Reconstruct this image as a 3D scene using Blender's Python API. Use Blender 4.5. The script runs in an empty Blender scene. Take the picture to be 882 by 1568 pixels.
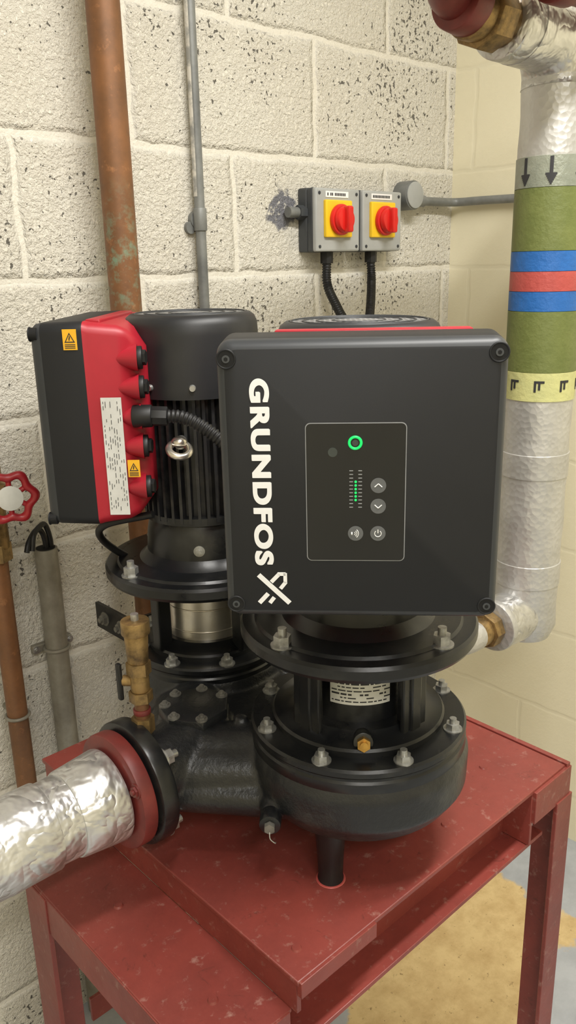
import bpy, bmesh, math, random
from mathutils import Vector, Matrix
random.seed(4)
Z0=1.5   # camera height; every H below is height relative to eye level
sc=bpy.context.scene
try:
    sc.view_settings.view_transform='Standard'
    sc.view_settings.look='None'
except Exception: pass

def lin(c):
    o=[]
    for v in c:
        v=v/255.0
        o.append(v/12.92 if v<=0.04045 else ((v+0.055)/1.055)**2.4)
    return (o[0],o[1],o[2],1)

# ------------------------------------------------------------------ materials
class NT:
    def __init__(s,name):
        s.m=bpy.data.materials.new(name); s.m.use_nodes=True
        s.t=s.m.node_tree; s.b=s.t.nodes['Principled BSDF']
    def n(s,typ,**kw):
        nd=s.t.nodes.new(typ)
        for k,v in kw.items(): setattr(nd,k,v)
        return nd
    def l(s,a,b): s.t.links.new(a,b)
    def noise(s,vec,scale,detail=4,rough=0.6,dist=0):
        nd=s.n('ShaderNodeTexNoise'); nd.inputs['Scale'].default_value=scale
        nd.inputs['Detail'].default_value=detail; nd.inputs['Roughness'].default_value=rough
        nd.inputs['Distortion'].default_value=dist
        if vec is not None: s.l(vec,nd.inputs['Vector'])
        return nd.outputs['Fac']
    def ramp(s,fac,a,b,ca=(0,0,0,1),cb=(1,1,1,1)):
        nd=s.n('ShaderNodeValToRGB'); e=nd.color_ramp.elements
        e[0].position=a; e[1].position=b; e[0].color=ca; e[1].color=cb
        s.l(fac,nd.inputs['Fac']); return nd.outputs['Color']
    def mix(s,fac,a,b):
        nd=s.n('ShaderNodeMix',data_type='RGBA')
        for i,v in ((0,fac),(6,a),(7,b)):
            if hasattr(v,'is_output'): s.l(v,nd.inputs[i])
            else: nd.inputs[i].default_value=v
        return nd.outputs[2]
    def math(s,op,a,b=0.0,c=None):
        nd=s.n('ShaderNodeMath',operation=op)
        for i,v in enumerate((a,b,c)):
            if v is None: continue
            if hasattr(v,'is_output'): s.l(v,nd.inputs[i])
            else: nd.inputs[i].default_value=v
        return nd.outputs[0]
    def bump(s,h,strength,dist,prev=None):
        nd=s.n('ShaderNodeBump'); nd.inputs['Strength'].default_value=strength
        nd.inputs['Distance'].default_value=dist; s.l(h,nd.inputs['Height'])
        if prev is not None: s.l(prev,nd.inputs['Normal'])
        return nd.outputs['Normal']

def simple(name,col,rough=0.5,metal=0.0,var=None,bump=None,rvar=0,emit=None,spec=None):
    """var=(colour2,scale,lo,hi)  bump=(scale,strength,dist)"""
    k=NT(name); b=k.b
    b.inputs['Base Color'].default_value=lin(col)
    b.inputs['Roughness'].default_value=rough
    b.inputs['Metallic'].default_value=metal
    if spec is not None: b.inputs['Specular IOR Level'].default_value=spec
    tc=k.n('ShaderNodeTexCoord').outputs['Object']
    if var is None: var=(tuple(c*0.86 for c in col),30,0.35,0.75)
    f=k.ramp(k.noise(tc,var[1],6,0.65),var[2],var[3])
    k.l(k.mix(f,lin(col),lin(var[0])),b.inputs['Base Color'])
    if rvar:
        r=k.math('MULTIPLY_ADD',k.noise(tc,var[1]*1.7),rvar,rough-rvar/2); k.l(r,b.inputs['Roughness'])
    if bump:
        k.l(k.bump(k.noise(tc,bump[0],4),bump[1],bump[2]),b.inputs['Normal'])
    if emit:
        b.inputs['Emission Color'].default_value=lin(emit[0]); b.inputs['Emission Strength'].default_value=emit[1]
    return k.m

M={}
M['face']=simple('charcoal_plastic',(27,28,31),0.5,0,((31,32,35),6,0.3,0.8),(900,0.08,0.0004),spec=.32)
M['rim']=simple('charcoal_edge',(56,58,61),0.42,0,((48,50,53),8,0.3,0.8),spec=.4)
M['drum']=simple('black_fan_cover',(28,29,32),0.45,0,((38,38,41),12,0.4,0.8),(700,0.1,0.0004))
M['cast']=simple('black_cast_iron',(30,31,33),0.36,0,((74,73,70),11,0.50,0.88),(130,0.45,0.0022),0.25)
M['castc']=simple('black_enamel',(23,24,26),0.30,0,((58,57,54),14,0.52,0.85),(220,0.08,0.001),0.2)
M['fin']=simple('black_motor_fins',(34,34,36),0.38,0,((84,80,74),25,0.5,0.9))
M['red']=simple('red_housing',(166,28,44),0.42,0,((146,24,40),10,0.4,0.8))
M['blk']=simple('black_rubber',(22,22,23),0.5)
M['hole']=simple('dark_recess',(6,6,7),0.8)  # near-black colour stands in for the shade inside holes
M['steel']=simple('zinc_steel',(188,188,185),0.38,0.75,((110,108,102),60,0.4,0.8))
M['dsteel']=simple('dusty_bolt_steel',(130,128,122),0.5,0.4,((74,72,68),60,0.4,0.8))
M['silver']=simple('stainless_guard',(228,222,212),0.30,0.9,((184,176,164),18,0.4,0.8),(30,0.1,0.002))
M['brass']=simple('brass',(196,156,84),0.38,0.8,((120,88,48),40,0.4,0.75),(90,0.2,0.001))
M['obrass']=simple('aged_brass',(158,130,84),0.42,0.6,((86,70,50),50,0.4,0.7),(90,0.3,0.001))
M['white']=simple('white_print',(236,236,236),0.5,0,((230,230,230),5,0.4,0.8))
M['label']=simple('label_stock',(214,214,210),0.45,0,((195,195,190),30,0.4,0.8))
M['ink']=simple('label_ink',(45,45,48),0.6)
M['yel']=simple('yellow_label',(238,180,40),0.45,0,((228,168,34),30,0.4,0.8))
M['yellow']=simple('yellow_plate',(242,200,40),0.4,0,((232,188,34),20,0.4,0.8))
M['knob']=simple('red_knob',(216,36,30),0.35,0,((196,30,26),20,0.4,0.8))
M['wheel']=simple('red_handwheel',(166,32,42),0.35,0,((130,28,36),30,0.4,0.8))
M['lgrey']=simple('light_grey_plastic',(168,170,168),0.45,0,((154,156,154),15,0.4,0.8))
M['dgrey']=simple('dark_grey_plastic',(66,69,72),0.5)
M['panel']=simple('display_panel',(20,21,24),0.35,0,((24,25,27),8,0.4,0.8))
M['line']=simple('panel_outline',(150,152,155),0.5)
M['btn']=simple('button_grey',(100,102,104),0.5)
M['led']=simple('green_led',(20,190,90),0.4,0,None,None,0,((10,215,100),.8))
M['ledd']=simple('dim_led',(62,68,65),0.5)
M['galv']=simple('galvanised_tube',(150,146,134),0.5,0.25,((118,112,100),25,0.35,0.75),(60,0.15,0.001))
M['gpaint']=simple('grey_conduit_paint',(132,134,132),0.45,0.2,((100,102,102),20,0.35,0.75))
M['wpaint']=simple('white_paint_overspill',(214,210,200),0.5,0,((150,150,146),28,0.45,0.6))
M['redpipe']=simple('red_oxide_pipe',(122,48,44),0.45,0,((94,38,36),25,0.35,0.75),(60,0.2,0.001))
M['green']=simple('green_band',(112,120,66),0.5,0,((96,106,54),22,0.35,0.75),(90,0.5,0.003))
M['blue']=simple('blue_band',(40,104,178),0.45,0,((34,92,160),22,0.35,0.75),(90,0.5,0.003))
M['redb']=simple('red_band',(184,84,78),0.45,0,((168,70,66),22,0.35,0.75),(90,0.5,0.003))
M['cream']=simple('cream_tape',(206,204,140),0.45,0,((185,186,130),22,0.35,0.75),(90,0.5,0.003))
M['clear']=simple('grey_green_tape',(150,154,140),0.35,0.2,((128,134,122),22,0.35,0.75),(120,0.5,0.003))
M['ceil']=simple('ceiling_paint',(230,228,222),0.8)
M['tube']=simple('lamp_tube',(255,250,240),0.4,0,None,None,0,((255,250,240),4.0))

def foil(name,base,base2,rough,metal,sc1,st1,d1,grid,st2,gd):
    k=NT(name); tc=k.n('ShaderNodeTexCoord').outputs['Object']
    f=k.ramp(k.noise(tc,14,5),0.35,0.7)
    k.l(k.mix(f,lin(base),lin(base2)),k.b.inputs['Base Color'])
    k.b.inputs['Metallic'].default_value=metal
    k.l(k.math('MULTIPLY_ADD',k.noise(tc,20),0.25,rough-0.1),k.b.inputs['Roughness'])
    r=k.math('ABSOLUTE',k.math('SUBTRACT',k.noise(tc,sc1,3,0.5,0.25),0.5))
    n1=k.bump(r,st1,d1)
    v=k.n('ShaderNodeTexVoronoi'); v.inputs['Scale'].default_value=grid; k.l(tc,v.inputs['Vector'])
    n2=k.bump(v.outputs['Distance'],st2,gd,n1)
    k.l(n2,k.b.inputs['Normal']); return k.m
M['foil']=foil('crinkled_foil',(218,218,218),(190,189,187),0.32,0.8,20,0.8,0.018,70,0.12,.003)
M['foilm']=foil('matt_foil_wrap',(206,205,203),(188,187,184),0.40,0.6,12,0.30,0.008,105,0.32,.003)

def copper():
    k=NT('aged_copper'); tc=k.n('ShaderNodeTexCoord').outputs['Object']
    c=k.mix(k.ramp(k.noise(tc,9,6,0.7),0.35,0.7),lin((140,96,62)),lin((104,74,52)))
    c=k.mix(k.ramp(k.noise(tc,45,5,0.7),0.58,0.75),c,lin((172,120,80)))
    sp=k.n('ShaderNodeSeparateXYZ'); k.l(tc,sp.inputs[0])
    band=k.math('SUBTRACT',1.0,k.math('MULTIPLY',k.math('ABSOLUTE',k.math('SUBTRACT',sp.outputs['Z'],1.50)),7.0))
    g=k.math('MULTIPLY',k.math('MAXIMUM',band,0.0),k.ramp(k.noise(tc,38,6,0.7),0.48,0.62))
    c=k.mix(g,c,lin((122,146,124)))
    k.l(c,k.b.inputs['Base Color']); k.b.inputs['Metallic'].default_value=0.25
    k.b.inputs['Roughness'].default_value=0.5
    k.l(k.bump(k.noise(tc,70),0.2,0.001),k.b.inputs['Normal']); return k.m
M['copper']=copper()

def redpaint():
    k=NT('red_oxide_paint'); tc=k.n('ShaderNodeTexCoord').outputs['Object']
    c=k.mix(k.ramp(k.noise(tc,5,6,0.7),0.35,0.7),lin((140,64,56)),lin((114,52,46)))
    c=k.mix(k.math('MULTIPLY',k.ramp(k.noise(tc,60,5,0.7),0.58,0.76),0.5),c,lin((180,148,136)))
    c=k.mix(k.math('MULTIPLY',k.ramp(k.noise(tc,22,6,0.8,1.5),0.60,0.70),0.65),c,lin((78,42,36)))
    k.l(c,k.b.inputs['Base Color'])
    k.l(k.math('MULTIPLY_ADD',k.noise(tc,12),0.3,0.26),k.b.inputs['Roughness'])
    k.l(k.bump(k.noise(tc,35),0.3,0.0025),k.b.inputs['Normal']); return k.m
M['paint']=redpaint()

def blockwall(name,axis,ox,oz,col,col2,rough,mortar,mdist,pits):
    k=NT(name); tc=k.n('ShaderNodeTexCoord').outputs['Object']
    sp=k.n('ShaderNodeSeparateXYZ'); k.l(tc,sp.inputs[0])
    a=sp.outputs[axis]; z=sp.outputs['Z']
    wob=k.math('MULTIPLY_ADD',k.noise(tc,14,3),0.018,-0.009)
    wob2=k.math('MULTIPLY_ADD',k.noise(tc,11,3),0.018,-0.009)
    cb=k.n('ShaderNodeCombineXYZ')
    k.l(k.math('ADD',k.math('ADD',a,ox),wob),cb.inputs[0]); k.l(k.math('ADD',k.math('ADD',z,oz),wob2),cb.inputs[1])
    br=k.n('ShaderNodeTexBrick'); br.offset=0.5; br.offset_frequency=2
    br.inputs['Scale'].default_value=1; br.inputs['Mortar Size'].default_value=mortar
    br.inputs['Mortar Smooth'].default_value=1.0; br.inputs['Brick Width'].default_value=0.45
    br.inputs['Row Height'].default_value=0.225; br.inputs['Bias'].default_value=0
    k.l(cb.outputs[0],br.inputs['Vector'])
    mort=k.ramp(br.outputs['Fac'],0.0,0.8)
    c=k.mix(k.ramp(k.noise(tc,3,5),0.3,0.75),lin(col),lin(col2))
    c=k.mix(k.math('MULTIPLY',mort,0.25),c,lin(tuple(v*0.93 for v in col)))
    r1=k.noise(tc,150,4,0.62,0.2)
    r1=k.ramp(r1,0.36,0.64)
    amp=k.math('SUBTRACT',1.0,k.math('MULTIPLY',mort,0.8))
    h=k.math('MULTIPLY',r1,amp)
    n=k.bump(mort,0.9,-mdist)
    n=k.bump(h,0.8*rough,0.0036*rough,n)
    n=k.bump(k.noise(tc,45,4),0.5*rough,0.005,n)
    if pits:
        mask=k.ramp(k.noise(tc,4.2,4,0.65),0.42,0.62)
        mask=k.math('MULTIPLY_ADD',mask,0.14,-0.080)
        pn=k.math('ADD',k.noise(tc,110,2,0.5,0.2),mask)
        p=k.ramp(pn,0.645,0.675)
        p=k.math('MULTIPLY',p,k.math('SUBTRACT',1.0,mort))
        c=k.mix(k.math('MULTIPLY',p,0.85),c,lin((64,60,54)))
        n=k.bump(p,0.8,-0.005,n)
        vd=k.n('ShaderNodeVectorMath',operation='DISTANCE'); k.l(tc,vd.inputs[0]); vd.inputs[1].default_value=(1.208,1.31,Z0+0.10)
        q=k.math('ADD',vd.outputs['Value'],k.math('MULTIPLY_ADD',k.noise(tc,28,4,0.6),0.07,-0.035))
        q=k.ramp(q,0.036,0.042,(1,1,1,1),(0,0,0,1))
        q=k.math('MULTIPLY',q,k.ramp(k.noise(tc,60,3),0.34,0.42))
        c=k.mix(k.math('MULTIPLY',q,.9),c,lin((104,106,118)))
    k.l(c,k.b.inputs['Base Color']); k.b.inputs['Roughness'].default_value=0.5
    k.l(n,k.b.inputs['Normal']); return k.m
M['wallb']=blockwall('painted_blockwork','X',0.04,-0.129,(230,226,214),(222,216,202),1.0,0.015,0.0045,True)
M['wallr']=blockwall('cream_painted_blockwork','Y',0.1,-0.129,(236,229,202),(230,222,192),0.22,0.008,0.0006,False)

def floormat():
    k=NT('painted_concrete_floor'); tc=k.n('ShaderNodeTexCoord').outputs['Object']
    sp=k.n('ShaderNodeSeparateXYZ'); k.l(tc,sp.inputs[0])
    nz=k.math('MULTIPLY_ADD',k.noise(tc,5,5),0.26,-0.13)
    x=k.math('ADD',sp.outputs['X'],nz); y=k.math('ADD',sp.outputs['Y'],nz)
    dx=k.math('SUBTRACT',0.29,k.math('ABSOLUTE',k.math('SUBTRACT',x,1.24)))
    dy=k.math('SUBTRACT',0.38,k.math('ABSOLUTE',k.math('SUBTRACT',y,1.02)))
    f=k.ramp(k.math('MINIMUM',dx,dy),0.0,0.012)
    tan=k.mix(k.ramp(k.noise(tc,16,6,0.7),0.4,0.7),lin((218,192,140)),lin((190,160,110)))
    tan=k.mix(k.ramp(k.noise(tc,60,4,0.7),0.62,0.7),tan,lin((150,124,84)))
    gry=k.mix(k.ramp(k.noise(tc,9,6,0.7),0.35,0.7),lin((180,184,189)),lin((156,160,166)))
    k.l(k.mix(f,gry,tan),k.b.inputs['Base Color']); k.b.inputs['Roughness'].default_value=0.5
    k.l(k.bump(k.noise(tc,40),0.2,0.003),k.b.inputs['Normal']); return k.m
M['floor']=floormat()

def grille():
    k=NT('fan_grille'); tc=k.n('ShaderNodeTexCoord').outputs['Object']
    v=k.n('ShaderNodeTexVoronoi'); v.inputs['Scale'].default_value=120; v.inputs['Randomness'].default_value=0.1
    k.l(tc,v.inputs['Vector'])
    f=k.ramp(v.outputs['Distance'],0.36,0.42)
    k.l(k.mix(f,lin((10,10,10)),lin((130,130,130))),k.b.inputs['Base Color']); k.b.inputs['Roughness'].default_value=0.5
    return k.m
M['grille']=grille()

# ------------------------------------------------------------------ geometry helpers
def empty(name,loc):
    e=bpy.data.objects.new(name,None); sc.collection.objects.link(e)
    e.location=(loc[0],loc[1],loc[2]+Z0); e.empty_display_size=0.05; return e
def finish(bm,name,mat,parent=None,angle=35,flat=False,mats=None):
    bmesh.ops.recalc_face_normals(bm,faces=bm.faces)
    for v in bm.verts: v.co.z+=Z0
    me=bpy.data.meshes.new(name); bm.to_mesh(me); bm.free()
    for mm in (mats or [mat]): me.materials.append(M[mm] if isinstance(mm,str) else mm)
    if not flat:
        me.polygons.foreach_set('use_smooth',[True]*len(me.polygons))
        me.set_sharp_from_angle(angle=math.radians(angle))
    ob=bpy.data.objects.new(name,me); sc.collection.objects.link(ob)
    if parent:
        ob.parent=parent; ob.matrix_parent_inverse=Matrix.Translation(parent.location).inverted()
    return ob
def bevel(bm,w,seg=2):
    if w>0: bmesh.ops.bevel(bm,geom=list(bm.edges),offset=w,segments=seg,affect='EDGES',profile=0.5)
def box(name,x0,x1,y0,y1,z0,z1,mat,parent=None,bv=0.002,Mx=None):
    bm=bmesh.new(); bmesh.ops.create_cube(bm,size=1)
    for v in bm.verts:
        v.co=Vector(((x0+x1)/2+v.co.x*(x1-x0),(y0+y1)/2+v.co.y*(y1-y0),(z0+z1)/2+v.co.z*(z1-z0)))
    bevel(bm,bv)
    if Mx: bm.transform(Mx)
    return finish(bm,name,mat,parent,20)
def addcyl(bm,p0,p1,r0,r1=None,seg=32):
    r1=r0 if r1 is None else r1
    p0=Vector(p0);p1=Vector(p1); d=p1-p0
    q=d.to_track_quat('Z','Y').to_matrix().to_4x4()
    ret=bmesh.ops.create_cone(bm,cap_ends=True,segments=seg,radius1=r0,radius2=r1,depth=d.length,
        matrix=Matrix.Translation((p0+p1)/2)@q)
    return ret['verts']
def cyl(name,p0,p1,r0,mat,parent=None,r1=None,seg=32,bv=0,Mx=None):
    bm=bmesh.new(); addcyl(bm,p0,p1,r0,r1,seg)
    if bv>0:
        es=[e for e in bm.edges if any(len(f.verts)>4 for f in e.link_faces)]
        bmesh.ops.bevel(bm,geom=es,offset=bv,segments=2,affect='EDGES',profile=0.5)
    if Mx: bm.transform(Mx)
    return finish(bm,name,mat,parent,25)
def lathe_bm(bm,prof,c,seg=64):
    rings=[]
    for r,z in prof:
        rings.append([bm.verts.new((c[0]+r*math.cos(2*math.pi*i/seg),c[1]+r*math.sin(2*math.pi*i/seg),z)) for i in range(seg)])
    for a,b in zip(rings,rings[1:]):
        for i in range(seg):
            j=(i+1)%seg; bm.faces.new((a[i],a[j],b[j],b[i]))
    bm.faces.new(rings[0]); bm.faces.new(rings[-1])
def lathe(name,prof,c,mat,parent=None,seg=64,Mx=None):
    bm=bmesh.new(); lathe_bm(bm,prof,c,seg)
    if Mx: bm.transform(Mx)
    return finish(bm,name,mat,parent,30)
def loft(name,secs,mat,parent=None,mats=None,matidx=None,angle=35):
    bm=bmesh.new(); R=[[bm.verts.new(p) for p in s] for s in secs]; n=len(secs[0])
    for k,(a,b) in enumerate(zip(R,R[1:])):
        for i in range(n):
            f=bm.faces.new((a[i],a[(i+1)%n],b[(i+1)%n],b[i]))
            if matidx: f.material_index=matidx[k]
    bm.faces.new(R[0]); f=bm.faces.new(R[-1])
    if matidx: f.material_index=matidx[-1]
    return finish(bm,name,mat,parent,angle,mats=mats)
def prism(bm,pts,z0,z1,top=1.0):
    cx=sum(p[0] for p in pts)/len(pts);cy=sum(p[1] for p in pts)/len(pts)
    lo=[bm.verts.new((x,y,z0)) for x,y in pts]; hi=[bm.verts.new((cx+(x-cx)*top,cy+(y-cy)*top,z1)) for x,y in pts]
    bm.faces.new(lo);bm.faces.new(hi)
    for i in range(len(pts)):
        j=(i+1)%len(pts); bm.faces.new((lo[i],lo[j],hi[j],hi[i]))
def catmull(pts,n=12):
    P=[Vector(p) for p in pts]; P=[P[0]*2-P[1]]+P+[P[-1]*2-P[-2]]; out=[]
    for i in range(1,len(P)-2):
        for k in range(n):
            t=k/n; a,b,c,d=P[i-1],P[i],P[i+1],P[i+2]
            out.append(0.5*((2*b)+(c-a)*t+(2*a-5*b+4*c-d)*t*t+(3*b-3*c+d-a)*t**3))
    out.append(P[-2]); return out
def sweep(name,pts,r,mat,parent=None,n=12,seg=20,corr=None,smooth=True,join=None):
    pts=catmull(pts,n) if smooth else [Vector(p) for p in pts]
    if corr:
        L=[0]
        for a,b in zip(pts,pts[1:]): L.append(L[-1]+(b-a).length)
        N=int(L[-1]/(corr/4)); q=[];j=0
        for i in range(N+1):
            s=L[-1]*i/N
            while j<len(L)-2 and L[j+1]<s: j+=1
            t=(s-L[j])/max(1e-9,L[j+1]-L[j]); q.append(pts[j].lerp(pts[j+1],t))
        pts=q
    bm=bmesh.new(); rings=[]; T=None; X=None
    for i,p in enumerate(pts):
        t=(pts[min(i+1,len(pts)-1)]-pts[max(i-1,0)]).normalized()
        if X is None:
            X=t.orthogonal().normalized()
        else:
            X=(X-t*X.dot(t)).normalized()
        Y=t.cross(X)
        rr=r(i/(len(pts)-1)) if callable(r) else r
        if corr: rr*= (1.0 if (i%4) in (0,1) else 0.84)
        rings.append([bm.verts.new(p+X*rr*math.cos(2*math.pi*k/seg)+Y*rr*math.sin(2*math.pi*k/seg)) for k in range(seg)])
    for a,b in zip(rings,rings[1:]):
        for i in range(seg):
            bm.faces.new((a[i],a[(i+1)%seg],b[(i+1)%seg],b[i]))
    bm.faces.new(rings[0]); bm.faces.new(rings[-1])
    return finish(bm,name,mat,parent,50)
def torus(name,c,axis,R,r,mat,parent=None,seg=40,s2=12,lob=0,lobn=6):
    q=Vector(axis).to_track_quat('Z','Y').to_matrix(); bm=bmesh.new(); rings=[]
    for i in range(seg):
        a=2*math.pi*i/seg; RR=R*(1+lob*math.cos(lobn*a)); ring=[]
        for k in range(s2):
            b=2*math.pi*k/s2
            ring.append(bm.verts.new(Vector(c)+q@Vector(((RR+r*math.cos(b))*math.cos(a),(RR+r*math.cos(b))*math.sin(a),r*math.sin(b)))))
        rings.append(ring)
    for i in range(seg):
        a=rings[i];b=rings[(i+1)%seg]
        for k in range(s2): bm.faces.new((a[k],a[(k+1)%s2],b[(k+1)%s2],b[k]))
    return finish(bm,name,mat,parent,60)
def bolts(name,items,mat,parent,washer=True):
    bm=bmesh.new()
    for p,ax,r,h in items:
        p=Vector(p);ax=Vector(ax).normalized()
        if washer: addcyl(bm,p-ax*0.001,p+ax*0.0015,r*1.35,seg=24)
        addcyl(bm,p,p+ax*h,r,seg=6)
        addcyl(bm,p+ax*h*0.9,p+ax*h*1.7,r*0.5,seg=14)
    return finish(bm,name,mat,parent,25)
def patch(name,c,R,a0,a1,z0,z1,mat,parent=None,seg=10,th=0.0008):
    bm=bmesh.new(); rows=[]
    for rr in (R,R+th):
        lo=[];hi=[]
        for i in range(seg+1):
            t=i/seg; a=math.radians(a0+(a1-a0)*t)
            lo.append(bm.verts.new((c[0]+rr*math.cos(a),c[1]+rr*math.sin(a),z0)))
            hi.append(bm.verts.new((c[0]+rr*math.cos(a),c[1]+rr*math.sin(a),z1)))
        rows.append((lo,hi))
    (l0,h0),(l1,h1)=rows
    for i in range(seg):
        bm.faces.new((l1[i],l1[i+1],h1[i+1],h1[i])); bm.faces.new((l0[i],h0[i],h0[i+1],l0[i+1]))
        bm.faces.new((h1[i],h1[i+1],h0[i+1],h0[i])); bm.faces.new((l1[i],l0[i],l0[i+1],l1[i+1]))
    bm.faces.new((l0[0],l1[0],h1[0],h0[0])); bm.faces.new((l0[-1],h0[-1],h1[-1],l1[-1]))
    return finish(bm,name,mat,parent,20)
def rrect(w,h,r,n=6):
    out=[]
    for cx,cy,a0 in ((w/2-r,h/2-r,0),(-w/2+r,h/2-r,90),(-w/2+r,-h/2+r,180),(w/2-r,-h/2+r,270)):
        for i in range(n+1):
            a=math.radians(a0+90*i/n); out.append((cx+r*math.cos(a),cy+r*math.sin(a)))
    return out

# ------------------------------------------------------------------ room
XR=1.79; YB=1.31; XL=-1.6; YF=-1.9; FL=-1.5; CE=1.12
box('floor',XL-.1,XR+.1,YF-.1,YB+.1,FL-.05,FL,'floor',bv=0)
box('ceiling',XL-.1,XR+.1,YF-.1,YB+.1,CE,CE+.05,'ceil',bv=0)
box('wall_back',XL-.1,XR+.1,YB,YB+.1,FL,CE,'wallb',bv=0)
box('wall_right',XR,XR+.1,YF-.1,YB,FL,CE,'wallr',bv=0)
box('wall_left',XL-.1,XL,YF-.1,YB,FL,CE,'wallr',bv=0)
box('wall_front',XL,XR,YF-.1,YF,FL,CE,'wallr',bv=0)

# ------------------------------------------------------------------ steel stand
T=-0.75
st=empty('steel_pump_stand',(0.7,0.8,FL))
box('top_plate',.474,1.045,.515,1.108,T-.007,T,'paint',st,.0015)
box('front_lip',.4755,.60,.511,.519,T-.022,T-.001,'paint',st,.001)
box('left_web',.4765,.483,.520,1.104,T-.050,T-.005,'paint',st,.001)
box('right_web',1.034,1.042,.521,1.103,T-.095,T-.005,'paint',st,.001)
box('back_web',.479,1.040,1.098,1.106,T-.093,T-.005,'paint',st,.001)
box('front_web',.484,1.033,.562,.570,T-.10,T-.005,'paint',st,.001)
box('front_bottom_flange',.485,1.0,.520,.566,T-.106,T-.099,'paint',st,.001)
box('corner_fascia',.955,1.0565,.510,.518,T-.058,T-.004,'paint',st,.001)
box('fascia_return',.953,.959,.516,.565,T-.098,T-.005,'paint',st,.001)
box('corner_angle',1.046,1.055,.512,1.10,T-.057,T+.002,'paint',st,.001)
box('ledge_plate',.359,.4775,.53,.935,T-.056,T-.0505,'paint',st,.0015)
box('ledge_side_flange',.3575,.364,.533,.933,T-.11,T-.052,'paint',st,.001)
box('ledge_front_flange',.3655,.474,.5285,.536,T-.109,T-.052,'paint',st,.001)
box('ledge_back_flange',.3655,.50,.930,.937,T-.109,T-.052,'paint',st,.001)
def leg(n,x,y,sx,sy,wx=.06,wy=.06):
    t=.007; bm=bmesh.new()
    pts=[(0,0),(wx,0),(wx,t),(t,t),(t,wy),(0,wy)]
    prism(bm,[(x+sx*a,y+sy*b) for a,b in pts],FL+.006,T-.0535)
    bevel(bm,.0008,1); finish(bm,n+'_angle','paint',st,20)
    box(n+'_foot_plate',x-.02 if sx>0 else x-.08,x+.08 if sx>0 else x+.02,y-.02 if sy>0 else y-.08,y+.08 if sy>0 else y+.02,FL,FL+.008,'paint',st,.001)
leg('leg_front_left',.3555,.5265,1,1); leg('leg_back_left',.3555,.9395,1,-1)
leg('leg_front_right',1.062,.508,-1,1,.045); leg('leg_back_right',1.0475,1.1095,-1,-1)
box('brace_back',.50,1.03,1.09,1.097,FL+.2,FL+.25,'paint',st,.001)
bm=bmesh.new()
for x,y in ((.505,.55),(.95,.60),(.99,.75),(.54,1.0),(.80,.56),(.42,.60),(.42,.80)):
    z=T if x>.474 else T-.05
    addcyl(bm,(x,y,z-.001),(x,y,z+.002),.007,.005,20)
finish(bm,'plate_rivets','paint',st)

# ------------------------------------------------------------------ twin pump
PF=(.707,.640); PR=(.707,.960); AX=.80; PH=-.63
pump=empty('twin_head_circulation_pump',(.707,.80,T))
bm=bmesh.new()
def vol(c,R):
    lathe_bm(bm,[(.05,-.682),(R*.70,-.682),(R*.90,-.670),(R*1.02,-.645),(R*1.03,-.605),(R*.98,-.585)],c,64)
vol(PF,.140); vol(PR,.120)
def blob(c,s,rot=0):
    bmesh.ops.create_uvsphere(bm,u_segments=32,v_segments=20,radius=1,
        matrix=Matrix.Translation(c)@Matrix.Rotation(rot,4,'Z')@Matrix.Diagonal((s[0],s[1],s[2],1)))
addcyl(bm,(.470,AX,PH),(.56,AX,PH),.050,.054)
addcyl(bm,(.94,AX,PH),(.84,AX,PH),.050,.054)
for sx,x0 in ((1,.545),(-1,.865)):
    blob((x0,AX,-.632),(.070,.062,.050))
    for P in (PF,PR):
        s=1 if P is PR else -1
        addcyl(bm,(x0,AX+s*.012,-.630),(x0+sx*.115,AX+s*.115,-.628),.044,.050)
        blob((x0+sx*.115,AX+s*.115,-.624),(.07,.07,.052))
for s in (-1,1):
    addcyl(bm,(.500,AX+s*.025,-.652),(.610,AX+s*.155,-.657),.024,.024)
    addcyl(bm,(.520,AX+s*.015,-.637),(.630,AX+s*.120,-.637),.040,.044)
lathe_bm(bm,[(.10,-.680),(.115,-.665),(.115,-.625),(.10,-.605)],(.665,AX),48)
PLX,PLY=.572,.815
AN=(-10,40,95,140,190,245,300)
def platepts(s): return [(PLX+s*(.050 if a!=300 else .046)*math.cos(math.radians(a)),PLY+s*(.050 if a!=300 else .046)*math.sin(math.radians(a))) for a in AN]
prism(bm,platepts(1.2),-.65,-.585,.86)
addcyl(bm,(.600,.690,-.650),(.556,.647,-.652),.018,.013)
for a,b in (((.50,AX,-.595),(.60,.83,-.60)),((.485,.815,-.665),(.62,.97,-.665)),((.485,.785,-.668),(.585,.665,-.668))):
    addcyl(bm,a,b,.010)
addcyl(bm,(.600,.752,-.610),(.600,.752,-.575),.010,.009)
addcyl(bm,(.612,.740,-.610),(.622,.732,-.578),.012,.008)
cas=finish(bm,'volute_casing','cast',pump,60)
rm=cas.modifiers.new('voxel','REMESH'); rm.mode='VOXEL'; rm.voxel_size=.003; rm.use_smooth_shade=True
sm=cas.modifiers.new('soft','SMOOTH'); sm.factor=.6; sm.iterations=6
for nm,x0,x1 in (('inlet_flange',.451,.474),('outlet_flange',.926,.949)):
    cyl(nm,(x0,AX,PH),(x1,AX,PH),.081,'castc',pump,seg=64,bv=.003)
bm=bmesh.new(); prism(bm,platepts(1.0),-.588,-.572,1.0)
bevel(bm,.002); finish(bm,'valve_cover_plate','cast',pump)
bolts('valve_cover_bolts',[((PLX+.041*math.cos(math.radians(a)),PLY+.041*math.sin(math.radians(a)),-.572),(0,0,1),.0060,.0040) for a in AN if a!=300],'dsteel',pump)
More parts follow.
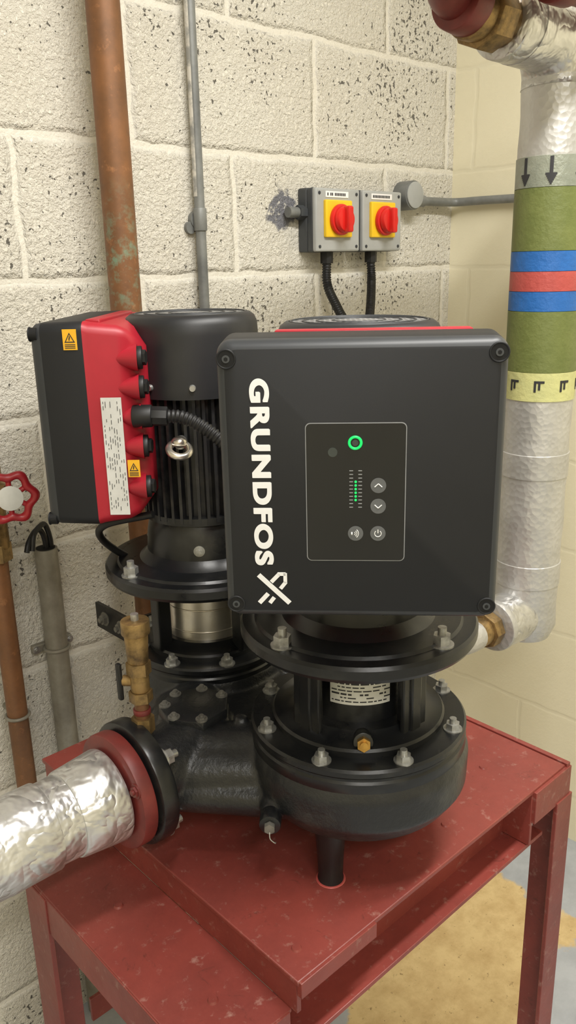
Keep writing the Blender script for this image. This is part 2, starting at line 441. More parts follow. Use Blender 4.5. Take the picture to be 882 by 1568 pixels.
for i,(x,y) in enumerate(((.613,.600),(.81,.60),(.66,1.03),(.80,1.02))):
    lathe('foot_%d'%(i+1),[(.0165,T),(.0165,T+.004),(.0155,T+.006),(.0170,T+.04),(.021,T+.09)],(x,y),'castc',pump,32)
    lathe('foot_scuff_%d'%(i+1),[(.019,T+.0002),(.0182,T+.0012),(.016,T+.0015)],(x,y),'redb',pump,24)
cyl('casing_plug',(.560,.650,-.652),(.544,.635,-.653),.0135,'castc',pump,seg=24,bv=.002)
cyl('casing_plug_screw',(.544,.635,-.653),(.539,.630,-.653),.007,'dsteel',pump,seg=6)
sweep('seal_wire',[(.540,.631,-.656),(.537,.627,-.663),(.540,.622,-.668),(.543,.624,-.670)],.0008,'steel',pump,seg=8)
box('mounting_bracket_plate',.628,.635,1.06,1.17,-.590,-.545,'castc',pump,.001)
box('mounting_bracket_arm',.6285,.70,1.0605,1.067,-.589,-.546,'castc',pump,.001)
bolts('mounting_bracket_bolts',[((.628,1.09,-.567),(-1,0,0),.009,.007),((.628,1.14,-.567),(-1,0,0),.009,.007)],'dsteel',pump)

def ring(P,R,n,off,z,r,h):
    return [((P[0]+R*math.cos(math.radians(off+360*i/n)),P[1]+R*math.sin(math.radians(off+360*i/n)),z),(0,0,1),r,h) for i in range(n)]

def head(tag,P,ndeg,RF,guard,front):
    c=P; fd=225; dsh=0.0 if front else -.011
    lathe(tag+'_volute_rim',[(RF*.9,-.600),(RF*.985,-.598),(RF*1.0,-.594),(RF*1.0,-.581),(RF*.985,-.578),(RF*.985,-.575),(RF*1.0,-.572),(RF*1.0,-.566),(RF*.98,-.563),(RF*.3,-.563)],c,'castc',pump,96)
    lathe(tag+'_stool_base',[(RF*.8,-.565),(RF*.80,-.556),(RF*.78,-.553),(RF*.70,-.551),(RF*.62,-.545),(RF*.60,-.543),(.02,-.543)],c,'castc',pump,80)
    bolts(tag+'_rim_bolts',ring(P,RF*.90,8,fd+22.5,-.563,.0088,.009),'steel',pump)
    for i in range(4):
        a=math.radians(fd+45+90*i)
        Mx=Matrix.Translation((P[0],P[1],0))@Matrix.Rotation(a,4,'Z')
        box(tag+'_pillar_%d'%(i+1),.073,.097,-.010,.010,-.556,-.436,'castc',pump,.003,Mx)
        if front: box(tag+'_pillar_web_%d'%(i+1),.088,.094,-.022,.022,-.553,-.44,'castc',pump,.002,Mx)
    gr=.066 if front else .063
    lathe(tag+'_coupling_guard',[(gr,-.548),(gr,-.440)],c,guard,pump,64)
    if not front:
        for z in (-.53,-.495,-.46):
            torus(tag+'_guard_bead',(P[0],P[1],z),(0,0,1),gr,.0012,guard,pump,64,8)
    lathe(tag+'_motor_flange',[(.07,-.450),(.132,-.450),(.146,-.446),(.149,-.441),(.149,-.430),(.146,-.426),(.135,-.425),(.131,-.4255),(.128,-.422),(.100,-.421),(.02,-.421)],c,'castc',pump,96)
    bolts(tag+'_flange_nuts',ring(P,.130,4,fd+45,-.425,.0105,.013),'steel',pump)
    lathe(tag+'_motor_neck',[(.098,-.422),(.090,-.416),(.084,-.408),(.082,-.380),(.079,-.365),(.074,-.352),(.07,-.345)],c,'castc',pump,64)
    if not front: bolts(tag+'_neck_screw',[((P[0]-.082*.65,P[1]-.082*.76,-.393),(-.65,-.76,0),.006,.004)],'steel',pump)
    bm=bmesh.new(); N=40; prof=[]
    for i in range(N):
        a0=2*math.pi*i/N; s=2*math.pi/N
        for t,r in ((0,.069),(.52,.069),(.60,.0835),(.92,.0835)):
            prof.append((P[0]+r*math.cos(a0+t*s),P[1]+r*math.sin(a0+t*s)))
    lo=[bm.verts.new((x,y,-.352)) for x,y in prof]; hi=[bm.verts.new((x,y,-.165)) for x,y in prof]
    for i in range(len(prof)):
        j=(i+1)%len(prof); bm.faces.new((lo[i],lo[j],hi[j],hi[i]))
    bm.faces.new(lo);bm.faces.new(hi); finish(bm,tag+'_stator_fins','fin',pump,20)
    lathe(tag+'_stator_end_ring',[(.078,-.358),(.083,-.356),(.083,-.345),(.06,-.344)],c,'castc',pump,64)
    u=.005
    lathe(tag+'_fan_cover',[(.088,-.168),(.0935,-.172),(.0945,-.174),(.0945,-.095+u),(.0935,-.082+u),(.090,-.074+u),(.084,-.0695+u),(.080,-.0690+u),(.079,-.071+u),(.02,-.071+u)],c,'drum',pump,96)
    lathe(tag+'_fan_grille',[(.078,-.0712+u),(.078,-.0700+u),(.02,-.0690+u)],c,'grille',pump,80)
    for R_ in (.030,.048,.064,.078):
        torus(tag+'_grille_ring',(P[0],P[1],-.0693+u),(0,0,1),R_,.0011,'rim',pump,72,8)
    bm=bmesh.new()
    for d in (195,232,268,20,110):
        a=math.radians(d); addcyl(bm,(P[0]+.093*math.cos(a),P[1]+.093*math.sin(a),-.158),(P[0]+.0985*math.cos(a),P[1]+.0985*math.sin(a),-.158),.0052,.004,14)
    finish(bm,tag+'_cover_screws','steel',pump)
    n=Vector((math.cos(math.radians(ndeg)),math.sin(math.radians(ndeg)),0)); r=Vector((-n.y,n.x,0))
    C=Vector((P[0],P[1],0))+n*dsh
    def L(w,d,z): return C+r*w+n*d+Vector((0,0,z))
    Mx=Matrix(((r.x,n.x,0,C.x),(r.y,n.y,0,C.y),(0,0,1,0),(0,0,0,1)))
    W=.272 if front else .263; zt=-.0655; zb=-.3445 if front else -.338; Hh=zt-zb; zc=(zt+zb)/2
    def sec(d,ins,rad,ww=None,hh=None,dz=0):
        return [L(x,d,zc+dz+y) for x,y in rrect((ww or W)-2*ins,(hh or Hh)-2*ins,rad)]
    c0=.131
    loft(tag+'_box_cover',[sec(c0,.001,.012),sec(.134,0,.013),sec(.186,.0015,.014),sec(.194,.003,.014),sec(.198,.0062,.013),sec(.200,.010,.012)],'face',pump,mats=['rim','face','drum'],matidx=[1,1,0,0,0,1])
    loft(tag+'_box_housing',[sec(.060,.036,.012),sec(.078,.012,.012),sec(.090,.006,.014),sec(.124,.002,.014),sec(.1315,.0005,.012)],'red',pump)
    box(tag+'_housing_crest',-.085,.110,.112,.1315,zt-.012,zt+.0012,'red',pump,.002,Mx)
    box(tag+'_box_neck',-.06,.06,.05,.066,-.30,-.10,'red',pump,.004,Mx)
    for i,z in enumerate((-.114,-.152,-.191,-.231,-.287)):
        cyl(tag+'_gland_boss_%d'%(i+1),L(.119,.108,z),L(.113,.066,z),.004,'red',pump,r1=.0175,seg=28)
        cyl(tag+'_gland_cap_%d'%(i+1),L(.113,.067,z),L(.112,.060,z),.0150,'blk',pump,seg=24,bv=.001)
        cyl(tag+'_gland_hex_%d'%(i+1),L(.112,.060,z),L(.112,.055,z),.010,'blk',pump,seg=6)
    wl=W/2-.0015
    box(tag+'_type_label',wl-.001,wl,.088,.115,-.322,-.163,'label',pump,0,Mx)
    bm=bmesh.new()
    for row in range(8):
        x0=.0905+row*.0031
        zz=-.168
        while zz>-.312:
            l=.002+random.random()*.006
            if random.random()<.65:
                bmesh.ops.create_cube(bm,size=1,matrix=Matrix.Translation((wl+.0002,x0,zz-l/2))@Matrix.Diagonal((.0005,.0006,l,1)))
            zz-=l+.003
    bm.transform(Mx); finish(bm,tag+'_type_label_print','ink',pump,flat=True)
    def warn(nm,w,d,z,s):
        box(nm,w-.001,w+.0006,d-s/2,d+s/2,z-s*.72,z+s*.72,'yel',pump,0,Mx)
        bm=bmesh.new(); q=w+.0010
        pts=[(q,d-s*.38,z-s*.20),(q,d+s*.38,z-s*.20),(q,d,z+s*.5)]
        inn=[(q,d-s*.27,z-s*.13),(q,d+s*.27,z-s*.13),(q,d,z+s*.37)]
        A=[bm.verts.new(p) for p in pts];B_=[bm.verts.new(p) for p in inn]
        for i in range(3): bm.faces.new((A[i],A[(i+1)%3],B_[(i+1)%3],B_[i]))
        for a in ((0,.16),(.03,.03)):
            bmesh.ops.create_cube(bm,size=1,matrix=Matrix.Translation((w+.0007,d+a[0]*s,z+a[1]*s))@Matrix.Diagonal((.0006,s*.07,s*.17,1)))
        for k_ in range(3):
            bmesh.ops.create_cube(bm,size=1,matrix=Matrix.Translation((w+.0007,d,z-s*(.34+.12*k_)))@Matrix.Diagonal((.0006,s*.75,s*.05,1)))
        bm.transform(Mx); finish(bm,nm+'_symbol','ink',pump,flat=True)
    warn(tag+'_warning_label',W/2,.147,-.088,.018)
    warn(tag+'_side_warning_label',wl,.078,-.258,.016)
    for i,(w,z,rr) in enumerate(((-.124,-.084,.0085),(.124,-.081,.0085),(-.124,-.328,.0080),(.124,-.328,.0080))):
        cyl(tag+'_corner_recess_%d'%(i+1),L(w,.190,z),L(w,.2004,z),rr,'hole',pump,seg=28)  # slightly proud black disc, recess shade painted instead of cut
        torus(tag+'_corner_recess_rim_%d'%(i+1),L(w,.2000,z),n,rr,.0010,'face',pump,28,8)
        cyl(tag+'_corner_screw_%d'%(i+1),L(w,.199,z),L(w,.2012,z),.0036,'dgrey',pump,seg=18)
        cyl(tag+'_corner_screw_socket_%d'%(i+1),L(w,.2010,z),L(w,.2015,z),.0020,'hole',pump,seg=6)  # black hex disc paints the socket's inner shade
    pw0,pw1,pz0,pz1=-.052,.043,-.281,-.144
    def flatloft(nm,w,h,rad,cx,cz,d0,d1,mat):
        S=[[L(cx+x,d,cz+y) for x,y in rrect(w,h,rad)] for d in (d0,d1)]
        return loft(nm,S,mat,pump)
    pc=(pw0+pw1)/2; pz=(pz0+pz1)/2
    flatloft(tag+'_display_frame',pw1-pw0,pz1-pz0,.005,pc,pz,.199,.2004,'line')
    flatloft(tag+'_display_panel',pw1-pw0-.0016,pz1-pz0-.0016,.0044,pc,pz,.199,.2007,'panel')
    D=.2007
    def dot(nm,w,z,rr,mat,h=.0006): cyl(tag+nm,L(w,D-.0003,z),L(w,D+h,z),rr,mat,pump,seg=28)
    torus(tag+'_status_ring',L(-.005,D+.0002,-.163),n,.0056,.0013,'led',pump,36,8)
    dot('_status_button',-.005,-.163,.0030,'ledd')
    dot('_sensor_dot',-.0262,-.172,.0045,'ledd')
    for i in range(11):
        z=-.190-.0036*i; on=3<=i<=8
        if on: dot('_level_led_%d'%i,-.0045,z,.0012,'led')
        box(tag+'_level_tick_l_%d'%i,-.0105,-.0070,D,D+.0004,z-.0004,z+.0004,'line',pump,0,Mx)
        box(tag+'_level_tick_r_%d'%i,-.0020,.0015,D,D+.0004,z-.0004,z+.0004,'line',pump,0,Mx)
    for j,(w,z) in enumerate(((.017,-.2045),(.017,-.225),(.017,-.2525),(-.0045,-.2525))):
        dot('_button_%d'%(j+1),w,z,.0074,'btn')
        dd=D+.0008
        bmv=bmesh.new()
        def seg_(a,b,t=.0010):
            addcyl(bmv,L(w+a[0],dd,z+a[1]),L(w+b[0],dd,z+b[1]),t/2,seg=8)
        if j==0: seg_((-.0035,-.0014),(0,.0018));seg_((0,.0018),(.0035,-.0014))
        if j==1: seg_((-.0035,.0014),(0,-.0018));seg_((0,-.0018),(.0035,.0014))
        if j>=2:
            N_=12
            A0,A1=(-230,50) if j==2 else (-50,50)
            for q in ((.0032,) if j==2 else (.0018,.0034,.0050)):
                ox=0 if j==2 else -.0022
                P_=[(ox+q*math.cos(math.radians(A0+(A1-A0)*i/N_)),q*math.sin(math.radians(A0+(A1-A0)*i/N_))) for i in range(N_+1)]
                for a,b in zip(P_,P_[1:]): seg_(a,b,.0008)
            if j==2: seg_((0,.0005),(0,.0040))
            else: seg_((-.0042,0),(-.0030,0),.003)
        finish(bmv,tag+'_button_icon_%d'%(j+1),'white',pump)
    cu=bpy.data.curves.new(tag+'_lettering','FONT'); cu.body='GRUNDFOS'; cu.size=1; cu.offset=.030; cu.extrude=.01; cu.space_character=1.16
    to=bpy.data.objects.new(tag+'_lettering',cu); sc.collection.objects.link(to)
    bpy.context.view_layer.update(); dm=to.dimensions.copy()
    bb=[Vector(b) for b in to.bound_box]; mn=Vector((min(b.x for b in bb),min(b.y for b in bb),0))
    lx=.183/dm.x; ly=.0178/dm.y
    ori=L(-.1035,.2003,-.1020); ori.z+=Z0
    m4=Matrix(((0,r.x*ly,n.x*.02,ori.x),(0,r.y*ly,n.y*.02,ori.y),(-lx,0,0,ori.z),(0,0,0,1)))
    m4=m4@Matrix.Translation(-mn)
    dg=bpy.context.evaluated_depsgraph_get(); me=bpy.data.meshes.new_from_object(to.evaluated_get(dg))
    bpy.data.objects.remove(to); me.transform(m4); me.materials.clear(); me.materials.append(M['white'])
    o=bpy.data.objects.new(tag+'_lettering',me); sc.collection.objects.link(o)
    o.parent=pump; o.matrix_parent_inverse=Matrix.Translation(pump.location).inverted()
    for kk,(aa,bb2) in enumerate(((.0008,-.0005),(.0001,-.0011),(.0009,-.0012))):
        me2=me.copy(); me2.transform(Matrix.Translation(r*aa+Vector((0,0,bb2))+n*.00003*(kk+1)))
        o=bpy.data.objects.new(tag+'_lettering_weight',me2); sc.collection.objects.link(o)
        o.parent=pump; o.matrix_parent_inverse=Matrix.Translation(pump.location).inverted()
    bm=bmesh.new()
    def bar(a,b,t):
        a=Vector(a);b=Vector(b);d_=(b-a).normalized();pn=Vector((-d_.y,d_.x))*t/2
        q=[a+pn,b+pn,b-pn,a-pn]
        lo=[bm.verts.new(L(v.x,.1999,v.y)) for v in q]; hi=[bm.verts.new(L(v.x,.2005,v.y)) for v in q]
        bm.faces.new(lo);bm.faces.new(hi)
        for i in range(4): bm.faces.new((lo[i],lo[(i+1)%4],hi[(i+1)%4],hi[i]))
    bar((-.1005,-.2965),(-.0700,-.3265),.0048)
    bar((-.1005,-.3265),(-.0915,-.3165),.0044)
    bar((-.0900,-.3265),(-.0855,-.3205),.0040)
    bar((-.0880,-.3040),(-.0800,-.2955),.0040); bar((-.0815,-.2955),(-.0735,-.2955),.0036)
    bar((-.0740,-.2945),(-.0740,-.3050),.0036); bar((-.0735,-.3040),(-.0790,-.3110),.0038)
    finish(bm,tag+'_emblem','white',pump,flat=True)
    return L

Lf=head('front',PF,222.7,.140,'castc',True)
Lr=head('rear',PR,135,.118,'silver',False)
gr=.0662
patch('nameplate',PF,gr,192,258,-.519,-.487,'label',pump,16)
bm=bmesh.new()
for row in range(6):
    z=-.4905-.0048*row; a=194.0
    while a<254:
        l=2+random.random()*7
        if random.random()<.8:
            for s in range(3):
                aa=math.radians(a+l*s/3+l/6); R_=gr+.0009
                bmesh.ops.create_cube(bm,size=1,matrix=Matrix.Translation((PF[0]+R_*math.cos(aa),PF[1]+R_*math.sin(aa),z))@Matrix.Rotation(aa,4,'Z')@Matrix.Diagonal((.0006,R_*math.radians(l/3)*1.02,.0022 if row in(0,3) else .0014,1)))
        a+=l+1.6
finish(bm,'nameplate_print','ink',pump,flat=True)
a=math.radians(226)
p=Vector((PF[0]+.103*math.cos(a),PF[1]+.103*math.sin(a),-.548)); d=Vector((math.cos(a),math.sin(a),.25))
cyl('bleed_boss',p-d*.02,p,.012,'castc',pump,seg=24,bv=.001)
cyl('bleed_screw',p,p+d*.009,.0085,'brass',pump,seg=6)
cyl('bleed_screw_tip',p+d*.009,p+d*.014,.005,'brass',pump,seg=16)

def c2w(x,y,h): return (.735*x+.678*y,-.678*x+.735*y,h)
cyl('rear_cable_gland',c2w(-.202,1.070,-.190),c2w(-.176,1.070,-.190),.0150,'blk',pump,seg=24,bv=.002)
cyl('rear_cable_gland_nut',c2w(-.178,1.070,-.190),c2w(-.156,1.070,-.191),.0130,'blk',pump,seg=8,bv=.001)
sweep('rear_flexible_conduit',[c2w(-.160,1.070,-.191),c2w(-.135,1.068,-.193),c2w(-.105,1.062,-.208),c2w(-.075,1.055,-.235),c2w(-.045,1.05,-.285),c2w(-.025,1.06,-.36),c2w(-.02,1.10,-.42),c2w(-.01,1.16,-.46)],.0092,'blk',pump,corr=.0055,seg=18)
e=Vector(c2w(-.144,1.086,-.232)); ed=Vector(c2w(0,-1,0)); es=Vector(c2w(1,0,0))
cyl('lifting_eye_boss',tuple(e+Vector(c2w(0,.02,0))),e,.008,'steel',pump,seg=20)
torus('lifting_eye_ring',e+Vector((0,0,-.006))+ed*.010,Vector((0,0,1))+ed*.55+es*.25,.0140,.0050,'silver',pump,28,10)
bm=bmesh.new()
bmesh.ops.create_uvsphere(bm,u_segments=20,v_segments=12,radius=1,matrix=Matrix.Translation(e+ed*.006+Vector((0,0,.004)))@Matrix.Diagonal((.011,.011,.008,1)))
finish(bm,'lifting_eye_cap','silver',pump)
sweep('rear_cable_loop',[c2w(-.19,1.10,-.335),c2w(-.262,1.12,-.355),c2w(-.278,1.15,-.385),c2w(-.250,1.18,-.425),c2w(-.19,1.22,-.47),c2w(-.15,1.28,-.52)],.0055,'blk',pump,seg=12)

# air vent on the inlet flange
vx,vy=.480,AX
vent=empty('brass_air_vent',(vx,vy,-.555))
cyl('base_hex',(vx,vy,-.566),(vx,vy,-.545),.0145,'obrass',vent,seg=6)
cyl('lower_nipple',(vx,vy,-.547),(vx,vy,-.520),.0090,'copper',vent,seg=24)
cyl('sealing_ring',(vx,vy,-.540),(vx,vy,-.533),.0112,'redpipe',vent,seg=24,bv=.001)
cyl('lower_nut',(vx,vy,-.522),(vx,vy,-.508),.0150,'obrass',vent,seg=6)
cyl('valve_body',(vx,vy,-.508),(vx,vy,-.482),.0120,'obrass',vent,seg=24,bv=.002)
cyl('upper_nut',(vx,vy,-.484),(vx,vy,-.468),.0155,'obrass',vent,seg=6)
cyl('upper_body',(vx,vy,-.468),(vx,vy,-.428),.0130,'obrass',vent,r1=.0150,seg=24,bv=.001)
cyl('knurled_cap',(vx,vy,-.430),(vx,vy,-.412),.0178,'obrass',vent,seg=20,bv=.0015)
cyl('cap_stem',(vx,vy,-.412),(vx,vy,-.404),.005,'steel',vent,seg=16)
cyl('side_plug',(vx,vy,-.495),(vx-.014,vy+.016,-.495),.007,'obrass',vent,seg=16)
box('lever',vx-.022,vx-.016,vy+.012,vy+.020,-.520,-.470,'blk',vent,.002)

# ------------------------------------------------------------------ inlet pipe
inl=empty('insulated_inlet_pipe',(.2,AX,PH))
cyl('pipe_flange',(.427,AX,PH),(.447,AX,PH),.0745,'redpipe',inl,seg=64,bv=.003)
cyl('gasket',(.447,AX,PH),(.451,AX,PH),.060,'blk',inl,seg=48)
cyl('pipe_core',(-.9,AX,PH),(.425,AX,PH),.032,'redpipe',inl)
def rad(t): return .0515+.0012*math.sin(t*37)+.001*math.sin(t*91+1)
pts=[(-.9+1.310*i/60,AX,PH) for i in range(61)]
sweep('foil_lagging',pts,lambda t: rad(t) if t<.985 else .050,'foil',inl,smooth=False,seg=48)
for i,x in enumerate((.28,.04,-.25,-.6)):
    cyl('foil_tape_%d'%(i+1),(x,AX,PH),(x+.055,AX,PH),.0534,'foil',inl,seg=48,bv=.001)
cyl('foil_end_collar',(.362,AX,PH),(.423,AX,PH),.0535,'foil',inl,r1=.0600,seg=48,bv=.004)
bolts('flange_bolts',[((.427,AX+.067*math.cos(math.radians(a)),PH+.067*math.sin(math.radians(a))),(-1,0,0),.007,.004) for a in (152,332)],'redpipe',inl)
bolts('flange_nuts',[((.474,AX+.068*math.cos(math.radians(a)),PH+.068*math.sin(math.radians(a))),(1,0,0),.010,.012) for a in (45,135,225,315)],'steel',inl)

# ------------------------------------------------------------------ riser
ri=empty('insulated_riser_pipe',(1.385,AX,-.68))
RX=1.385; RR=.062
def arcpts(c,r,a0,a1,n=8):
    return [(c[0]+r*math.cos(math.radians(a0+(a1-a0)*i/n)),AX,c[1]+r*math.sin(math.radians(a0+(a1-a0)*i/n))) for i in range(n+1)]
path=[(RX,AX,-.735+1.045*i/40) for i in range(41)]
sweep('foil_lagging',path,lambda t: (RR+.0010*math.sin(t*60)) if t>.01 else .052,'foilm',ri,smooth=False,seg=56)
for i,z in enumerate((-.40,-.62)):
    lathe('foil_joint_tape_%d'%(i+1),[(RR+.0005,z),(RR+.0018,z+.001),(RR+.0018,z+.046),(RR+.0005,z+.047)],(RX,AX),'foilm',ri,64)
sweep('lower_branch_lagging',[(RX,AX,-.685),(RX-.05,AX,-.685),(RX-.09,AX,-.684),(RX-.108,AX,-.684)],lambda t:.053-.003*t,'foil',ri,seg=40)
cyl('elbow_end_cap',(RX-.118,AX,-.684),(RX-.100,AX,-.684),.051,'foilm',ri,seg=40,bv=.004)
cyl('brass_union',(RX-.175,AX,-.685),(RX-.116,AX,-.685),.027,'obrass',ri,seg=32,bv=.002)
cyl('brass_union_nut',(RX-.146,AX,-.685),(RX-.120,AX,-.685),.035,'obrass',ri,seg=8,bv=.002)
sweep('discharge_pipe',[(RX-.17,AX,-.685),(1.17,AX,-.68),(1.08,AX,-.645),(1.0,AX,PH),(.965,AX,PH)],.028,'foilm',ri)
cyl('discharge_flange',(.951,AX,PH),(.970,AX,PH),.077,'redpipe',ri,seg=64,bv=.003)
EZ=.345
sweep('upper_elbow',[(RX,AX,.27)]+arcpts((RX-.070,EZ-.070),.070,0,90,8)+[(RX-.14,AX,EZ)],lambda t:.0640-.008*t,'foil',ri,smooth=False,seg=40)
cyl('upper_elbow_collar',(RX-.185,AX,EZ),(RX-.135,AX,EZ),.055,'foil',ri,seg=40,bv=.006)
for nm,z0,z1,m in (('arrow_tape',.112,.162,'clear'),('green_band_upper',.009,.112,'green'),('blue_band_upper',-.025,.009,'blue'),
                  ('red_band',-.059,-.025,'redb'),('blue_band_lower',-.093,-.059,'blue'),('green_band_lower',-.200,-.093,'green'),('letter_tape',-.252,-.200,'cream')):
    lathe(nm,[(RR+.0010,z0),(RR+.0022,z0+.0005),(RR+.0022,z1-.0005),(RR+.0010,z1)],(RX,AX),m,ri,64)
RC=RR+.0024
for i,a in enumerate((165,207,252,297)):
    patch('arrow_shaft_%d'%(i+1),(RX,AX),RC,a-2.6,a+2.6,.134,.160,'ink',ri,4)
    for k in range(6):
        w=8.5*(1-k/6); patch('arrow_head_%d_%d'%(i+1,k),(RX,AX),RC,a-w,a+w,.134-.0030*(k+1),.134-.0030*k,'ink',ri,4)
for i,a in enumerate((168,210,252,294)):
    patch('letter_stem_%d'%(i+1),(RX,AX),RC,a-8,a+8,-.218,-.214,'ink',ri,4)
    patch('letter_arm_%d'%(i+1),(RX,AX),RC,a-8,a-4.5,-.234,-.214,'ink',ri,4)
    patch('letter_bar_%d'%(i+1),(RX,AX),RC,a-1.5,a+2,-.230,-.214,'ink',ri,4)
cyl('upper_brass_valve',(RX-.270,AX,EZ),(RX-.175,AX,EZ),.039,'obrass',ri,seg=32,bv=.003)
cyl('upper_brass_nut',(RX-.245,AX,EZ),(RX-.200,AX,EZ),.048,'obrass',ri,seg=8,bv=.003)
cyl('red_union_collar',(RX-.300,AX,EZ+.012),(RX-.262,AX,EZ+.008),.044,'redpipe',ri,seg=40,bv=.004)
sweep('red_return_bend',[(RX-.27,AX,EZ+.010),(RX-.31,AX,EZ+.020),(RX-.335,AX-.03,EZ+.032),(RX-.315,AX-.075,EZ+.036),(RX-.26,AX-.100,EZ+.036),(RX-.18,AX-.108,EZ+.036)],.035,'redpipe',ri,seg=32)
cyl('red_branch_pipe',(RX-.19,AX-.107,EZ+.036),(XR,AX-.14,EZ+.034),.034,'redpipe',ri)
cyl('red_branch_collar',(RX-.215,AX-.105,EZ+.036),(RX-.175,AX-.109,EZ+.036),.041,'redpipe',ri,seg=40,bv=.004)

# ------------------------------------------------------------------ copper pipes
cp=empty('copper_pipe',(.785,1.25,FL))
cyl('pipe',(.785,1.25,FL),(.785,1.25,CE),.027,'copper',cp,seg=40)
for z in (.62,-.9):
    torus('pipe_clip',(.785,1.25,z),(0,0,1),.030,.004,'galv',cp); cyl('clip_stud',(.785,1.28,z),(.785,YB,z),.006,'galv',cp)
cp2=empty('copper_pipe',(.507,1.27,FL))
cyl('pipe',(.507,1.262,FL),(.507,1.262,-.462),.0175,'copper',cp2,seg=32)
cyl('clip_stud',(.507,1.27,-.75),(.507,YB,-.75),.006,'galv',cp2); torus('pipe_clip',(.507,1.262,-.75),(0,0,1),.0195,.003,'galv',cp2)
gv=empty('gate_valve',(.507,1.262,-.38))
cyl('upper_pipe',(.507,1.262,-.30),(.507,1.262,.9),.0175,'copper',gv)
cyl('valve_lower_nut',(.507,1.262,-.46),(.507,1.262,-.43),.026,'obrass',gv,seg=6)
cyl('valve_body',(.507,1.262,-.44),(.507,1.262,-.30),.024,'obrass',gv,bv=.003)
hx=Vector((-.35,-.94,0)).normalized(); hc=Vector((.503,1.170,-.334))
cyl('valve_stem',(.507,1.262,-.334),hc,.008,'brass',gv,r1=.006)
cyl('bonnet',(.507,1.262,-.334),tuple(hc-hx*.03),.018,'obrass',gv,r1=.013)
torus('handwheel_rim',hc,hx,.034,.0070,'wheel',gv,72,12,.11,6)
cyl('handwheel_hub',tuple(hc-hx*.006),tuple(hc+hx*.004),.016,'wheel',gv,bv=.002)
cyl('handwheel_disc',tuple(hc+hx*.004),tuple(hc+hx*.0065),.0195,'label',gv,bv=.0006)
q=hx.to_track_quat('Z','Y').to_matrix()
bm=bmesh.new()
for i in range(6):
    a=math.radians(60*i+30); dd=q@Vector((math.cos(a),math.sin(a),0)); addcyl(bm,hc+dd*.01,hc+dd*.031,.0042,seg=12)
finish(bm,'handwheel_spokes','wheel',gv)

# ------------------------------------------------------------------ conduits on the back wall
wc=empty('wall_conduit',(.987,1.297,0))
cyl('tube',(.987,1.293,-1.2),(.987,1.293,CE),.0098,'gpaint',wc)
patch('paint_overspill',(.987,1.293),.0100,150,215,.12,.60,'wpaint',wc,8,.0004)
cyl('coupling',(.987,1.293,.06),(.987,1.293,.10),.0125,'gpaint',wc,bv=.001)
cyl('saddle_base',(.987,1.30,.08),(.987,YB,.08),.016,'gpaint',wc)
cyl('saddle_ear',(.972,1.302,.066),(.972,YB,.066),.011,'gpaint',wc)
cd=empty('conduit_stub',(.604,1.28,FL))
cyl('tube',(.604,1.283,FL),(.604,1.283,-.469),.0200,'galv',cd)
cyl('tube_bore',(.604,1.283,-.472),(.604,1.283,-.468),.0165,'hole',cd)  # dark disc on the solid tube end paints the shaded bore
torus('saddle_strap',(.604,1.283,-.66),(0,0,1),.0215,.0035,'galv',cd)
box('saddle_base',.565,.643,1.298,1.309,-.668,-.652,'galv',cd,.002)
bolts('saddle_screws',[((.571,1.297,-.66),(0,-1,0),.005,.003),((.637,1.297,-.66),(0,-1,0),.005,.003)],'steel',cd)
for i,(dx,top) in enumerate(((0.0,-.432),(.010,-.425))):
    sweep('cable_%d'%(i+1),[(.604+dx,1.283,-.50),(.603+dx,1.280,-.455),(.594+dx,1.275,top),(.578+dx,1.262,top+.004),(.560+dx,1.25,-.440+dx),(.552+dx,1.245,-.455)],.0046,'blk',cd,seg=12)
rc=empty('switch_conduit_run',(1.6,1.28,.14))
cyl('round_junction_box',(1.592,1.270,.142),(1.592,YB,.142),.032,'gpaint',rc,bv=.002)
cyl('junction_box_lid',(1.592,1.266,.142),(1.592,1.270,.142),.029,'lgrey',rc,bv=.001)
cyl('junction_spout',(1.60,1.290,.132),(1.65,1.290,.132),.013,'gpaint',rc)
sweep('conduit',[(1.64,1.290,.132),(1.72,1.290,.132),(1.757,1.285,.132),(1.772,1.262,.132),(1.773,1.20,.132),(1.773,.9,.128),(1.773,.3,.125),(1.773,-.5,.125)],.0098,'gpaint',rc)
sweep('ceiling_conduit',[(1.20,1.29,.62),(1.45,1.29,.615),(1.62,1.29,.60),(1.72,1.285,.575),(1.765,1.24,.57),(1.773,1.1,.58),(1.773,.6,.60),(1.773,-.4,.62)],.010,'gpaint',rc)

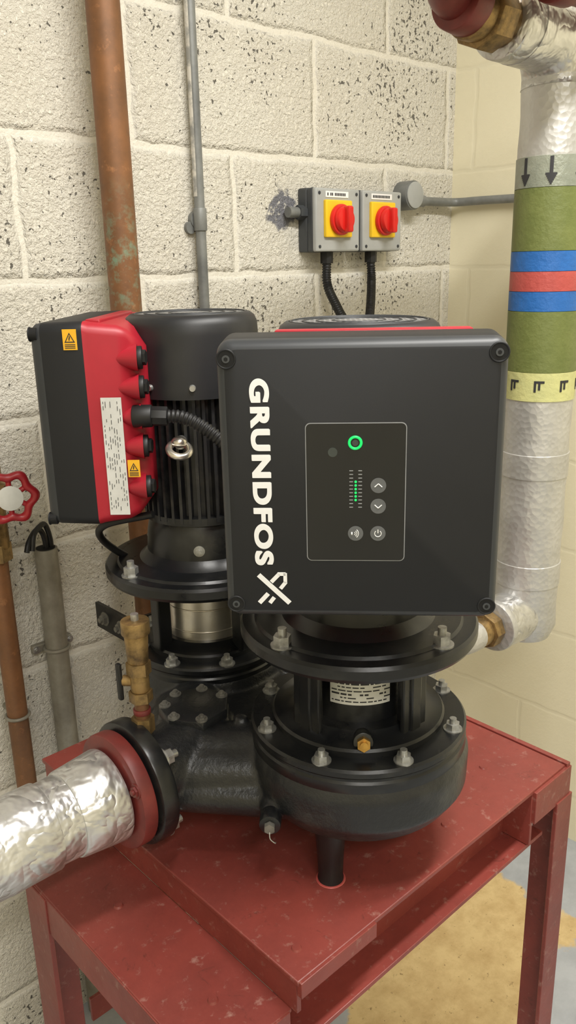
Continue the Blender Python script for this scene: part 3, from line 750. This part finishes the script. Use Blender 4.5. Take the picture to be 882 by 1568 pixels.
def iso(x0,x1):
    s=empty('rotary_isolator_switch',((x0+x1)/2,1.29,.082)); yf=1.258
    cxx=(x0+x1)/2-.004
    box('back_box',x0,x1,1.283,YB,.019,.146,'dgrey',s,.004)
    box('lid_side',x0+.0005,x1-.0005,yf+.008,1.284,.0195,.1455,'dgrey',s,.004)
    box('front_lid',x0+.001,x1-.001,yf,1.270,.020,.145,'lgrey',s,.004)
    box('yellow_plate',cxx-.040,cxx+.040,yf-.008,yf+.002,.048,.122,'yellow',s,.003)
    cyl('knob_base',(cxx,yf-.008,.083),(cxx,yf-.018,.083),.031,'knob',s,seg=48,bv=.003)
    cyl('knob_dial',(cxx,yf-.018,.083),(cxx,yf-.030,.083),.027,'knob',s,r1=.024,seg=48,bv=.003)
    Mx=Matrix.Translation((cxx,yf-.030,.083))
    box('knob_grip',-.008,.008,-.012,.006,-.026,.026,'knob',s,.004,Mx)
    box('name_label',cxx-.034,cxx+.034,yf-.0012,yf+.001,.127,.139,'white',s,0)
    bm=bmesh.new(); x=cxx-.028
    while x<cxx+.026:
        bmesh.ops.create_cube(bm,size=1,matrix=Matrix.Translation((x,yf-.0014,.133))@Matrix.Diagonal((.003,.0006,.0055,1))); x+=.0048
        if random.random()<.15: x+=.004
    finish(bm,'name_label_print','ink',s,flat=True)
    cyl('cable_gland',(cxx-.005,1.284,.020),(cxx-.005,1.284,-.004),.0135,'blk',s,seg=8)
    bolts('lid_screws',[((a,yf,b),(0,-1,0),.0035,.0015) for a in (x0+.012,x1-.012) for b in (.030,.135)],'dgrey',s,False)
    return s,cxx
s1,c1=iso(1.256,1.392)
s2,c2=iso(1.400,1.532)
cyl('side_gland',(1.212,1.293,.098),(1.257,1.293,.098),.0105,'gpaint',s1)
cyl('side_gland_nut',(1.238,1.293,.098),(1.257,1.293,.098),.0145,'dgrey',s1,seg=6)
sweep('motor_cable',[(c1-.005,1.284,0),(c1-.012,1.275,-.05),(1.300,1.235,-.10),(1.285,1.18,-.16),(1.2,1.10,-.28),(1.02,.93,-.33),(.86,.82,-.26),(.80,.735,-.23)],.0100,'blk',s1,corr=.0055)
sweep('motor_cable',[(c2-.005,1.284,0),(c2-.012,1.275,-.04),(c2-.06,1.235,-.095),(1.33,1.18,-.16),(1.24,1.12,-.30),(1.08,1.04,-.36),(.9,1.02,-.30),(.80,.99,-.25)],.0100,'blk',s2,corr=.0055)

# ------------------------------------------------------------------ lamps
def lamp(x,y,L_,pw):
    e=empty('fluorescent_batten_light',(x,y,CE))
    box('housing',x-L_/2,x+L_/2,y-.05,y+.05,CE-.05,CE,'lgrey',e,.005)
    cyl('tube',(x-L_/2+.03,y,CE-.07),(x+L_/2-.03,y,CE-.07),.013,'tube',e)
    ld=bpy.data.lights.new('tube_light','AREA'); ld.shape='RECTANGLE'; ld.size=L_; ld.size_y=.12; ld.energy=pw; ld.color=(1,.975,.93)
    o=bpy.data.objects.new('tube_light',ld); sc.collection.objects.link(o); o.location=(x,y,CE-.10+Z0)
    o.parent=e; o.matrix_parent_inverse=Matrix.Translation(e.location).inverted()
lamp(.75,.15,1.2,38); lamp(-.5,-.9,1.2,30)
w=bpy.data.worlds.new('world'); sc.world=w; w.use_nodes=True
w.node_tree.nodes['Background'].inputs[0].default_value=(.9,.88,.82,1); w.node_tree.nodes['Background'].inputs[1].default_value=.3

# ------------------------------------------------------------------ camera
th=math.radians(17.0); yaw=math.radians(42.7); s,c=math.sin(th),math.cos(th)
Rh=Vector((math.cos(yaw),-math.sin(yaw),0)); Fh=Vector((math.sin(yaw),math.cos(yaw),0))
F=Fh*c+Vector((0,0,-s)); U=Fh*s+Vector((0,0,c)); k=.023
R2=(Rh-U*k).normalized(); U2=(U+Rh*k).normalized()
cam=bpy.data.cameras.new('camera'); co=bpy.data.objects.new('camera',cam); sc.collection.objects.link(co)
cam.sensor_fit='HORIZONTAL'; cam.sensor_width=36; cam.lens=36*1250/882; cam.clip_start=.02
B_=-F
co.matrix_world=Matrix(((R2.x,U2.x,B_.x,0),(R2.y,U2.y,B_.y,0),(R2.z,U2.z,B_.z,Z0),(0,0,0,1)))
sc.camera=co
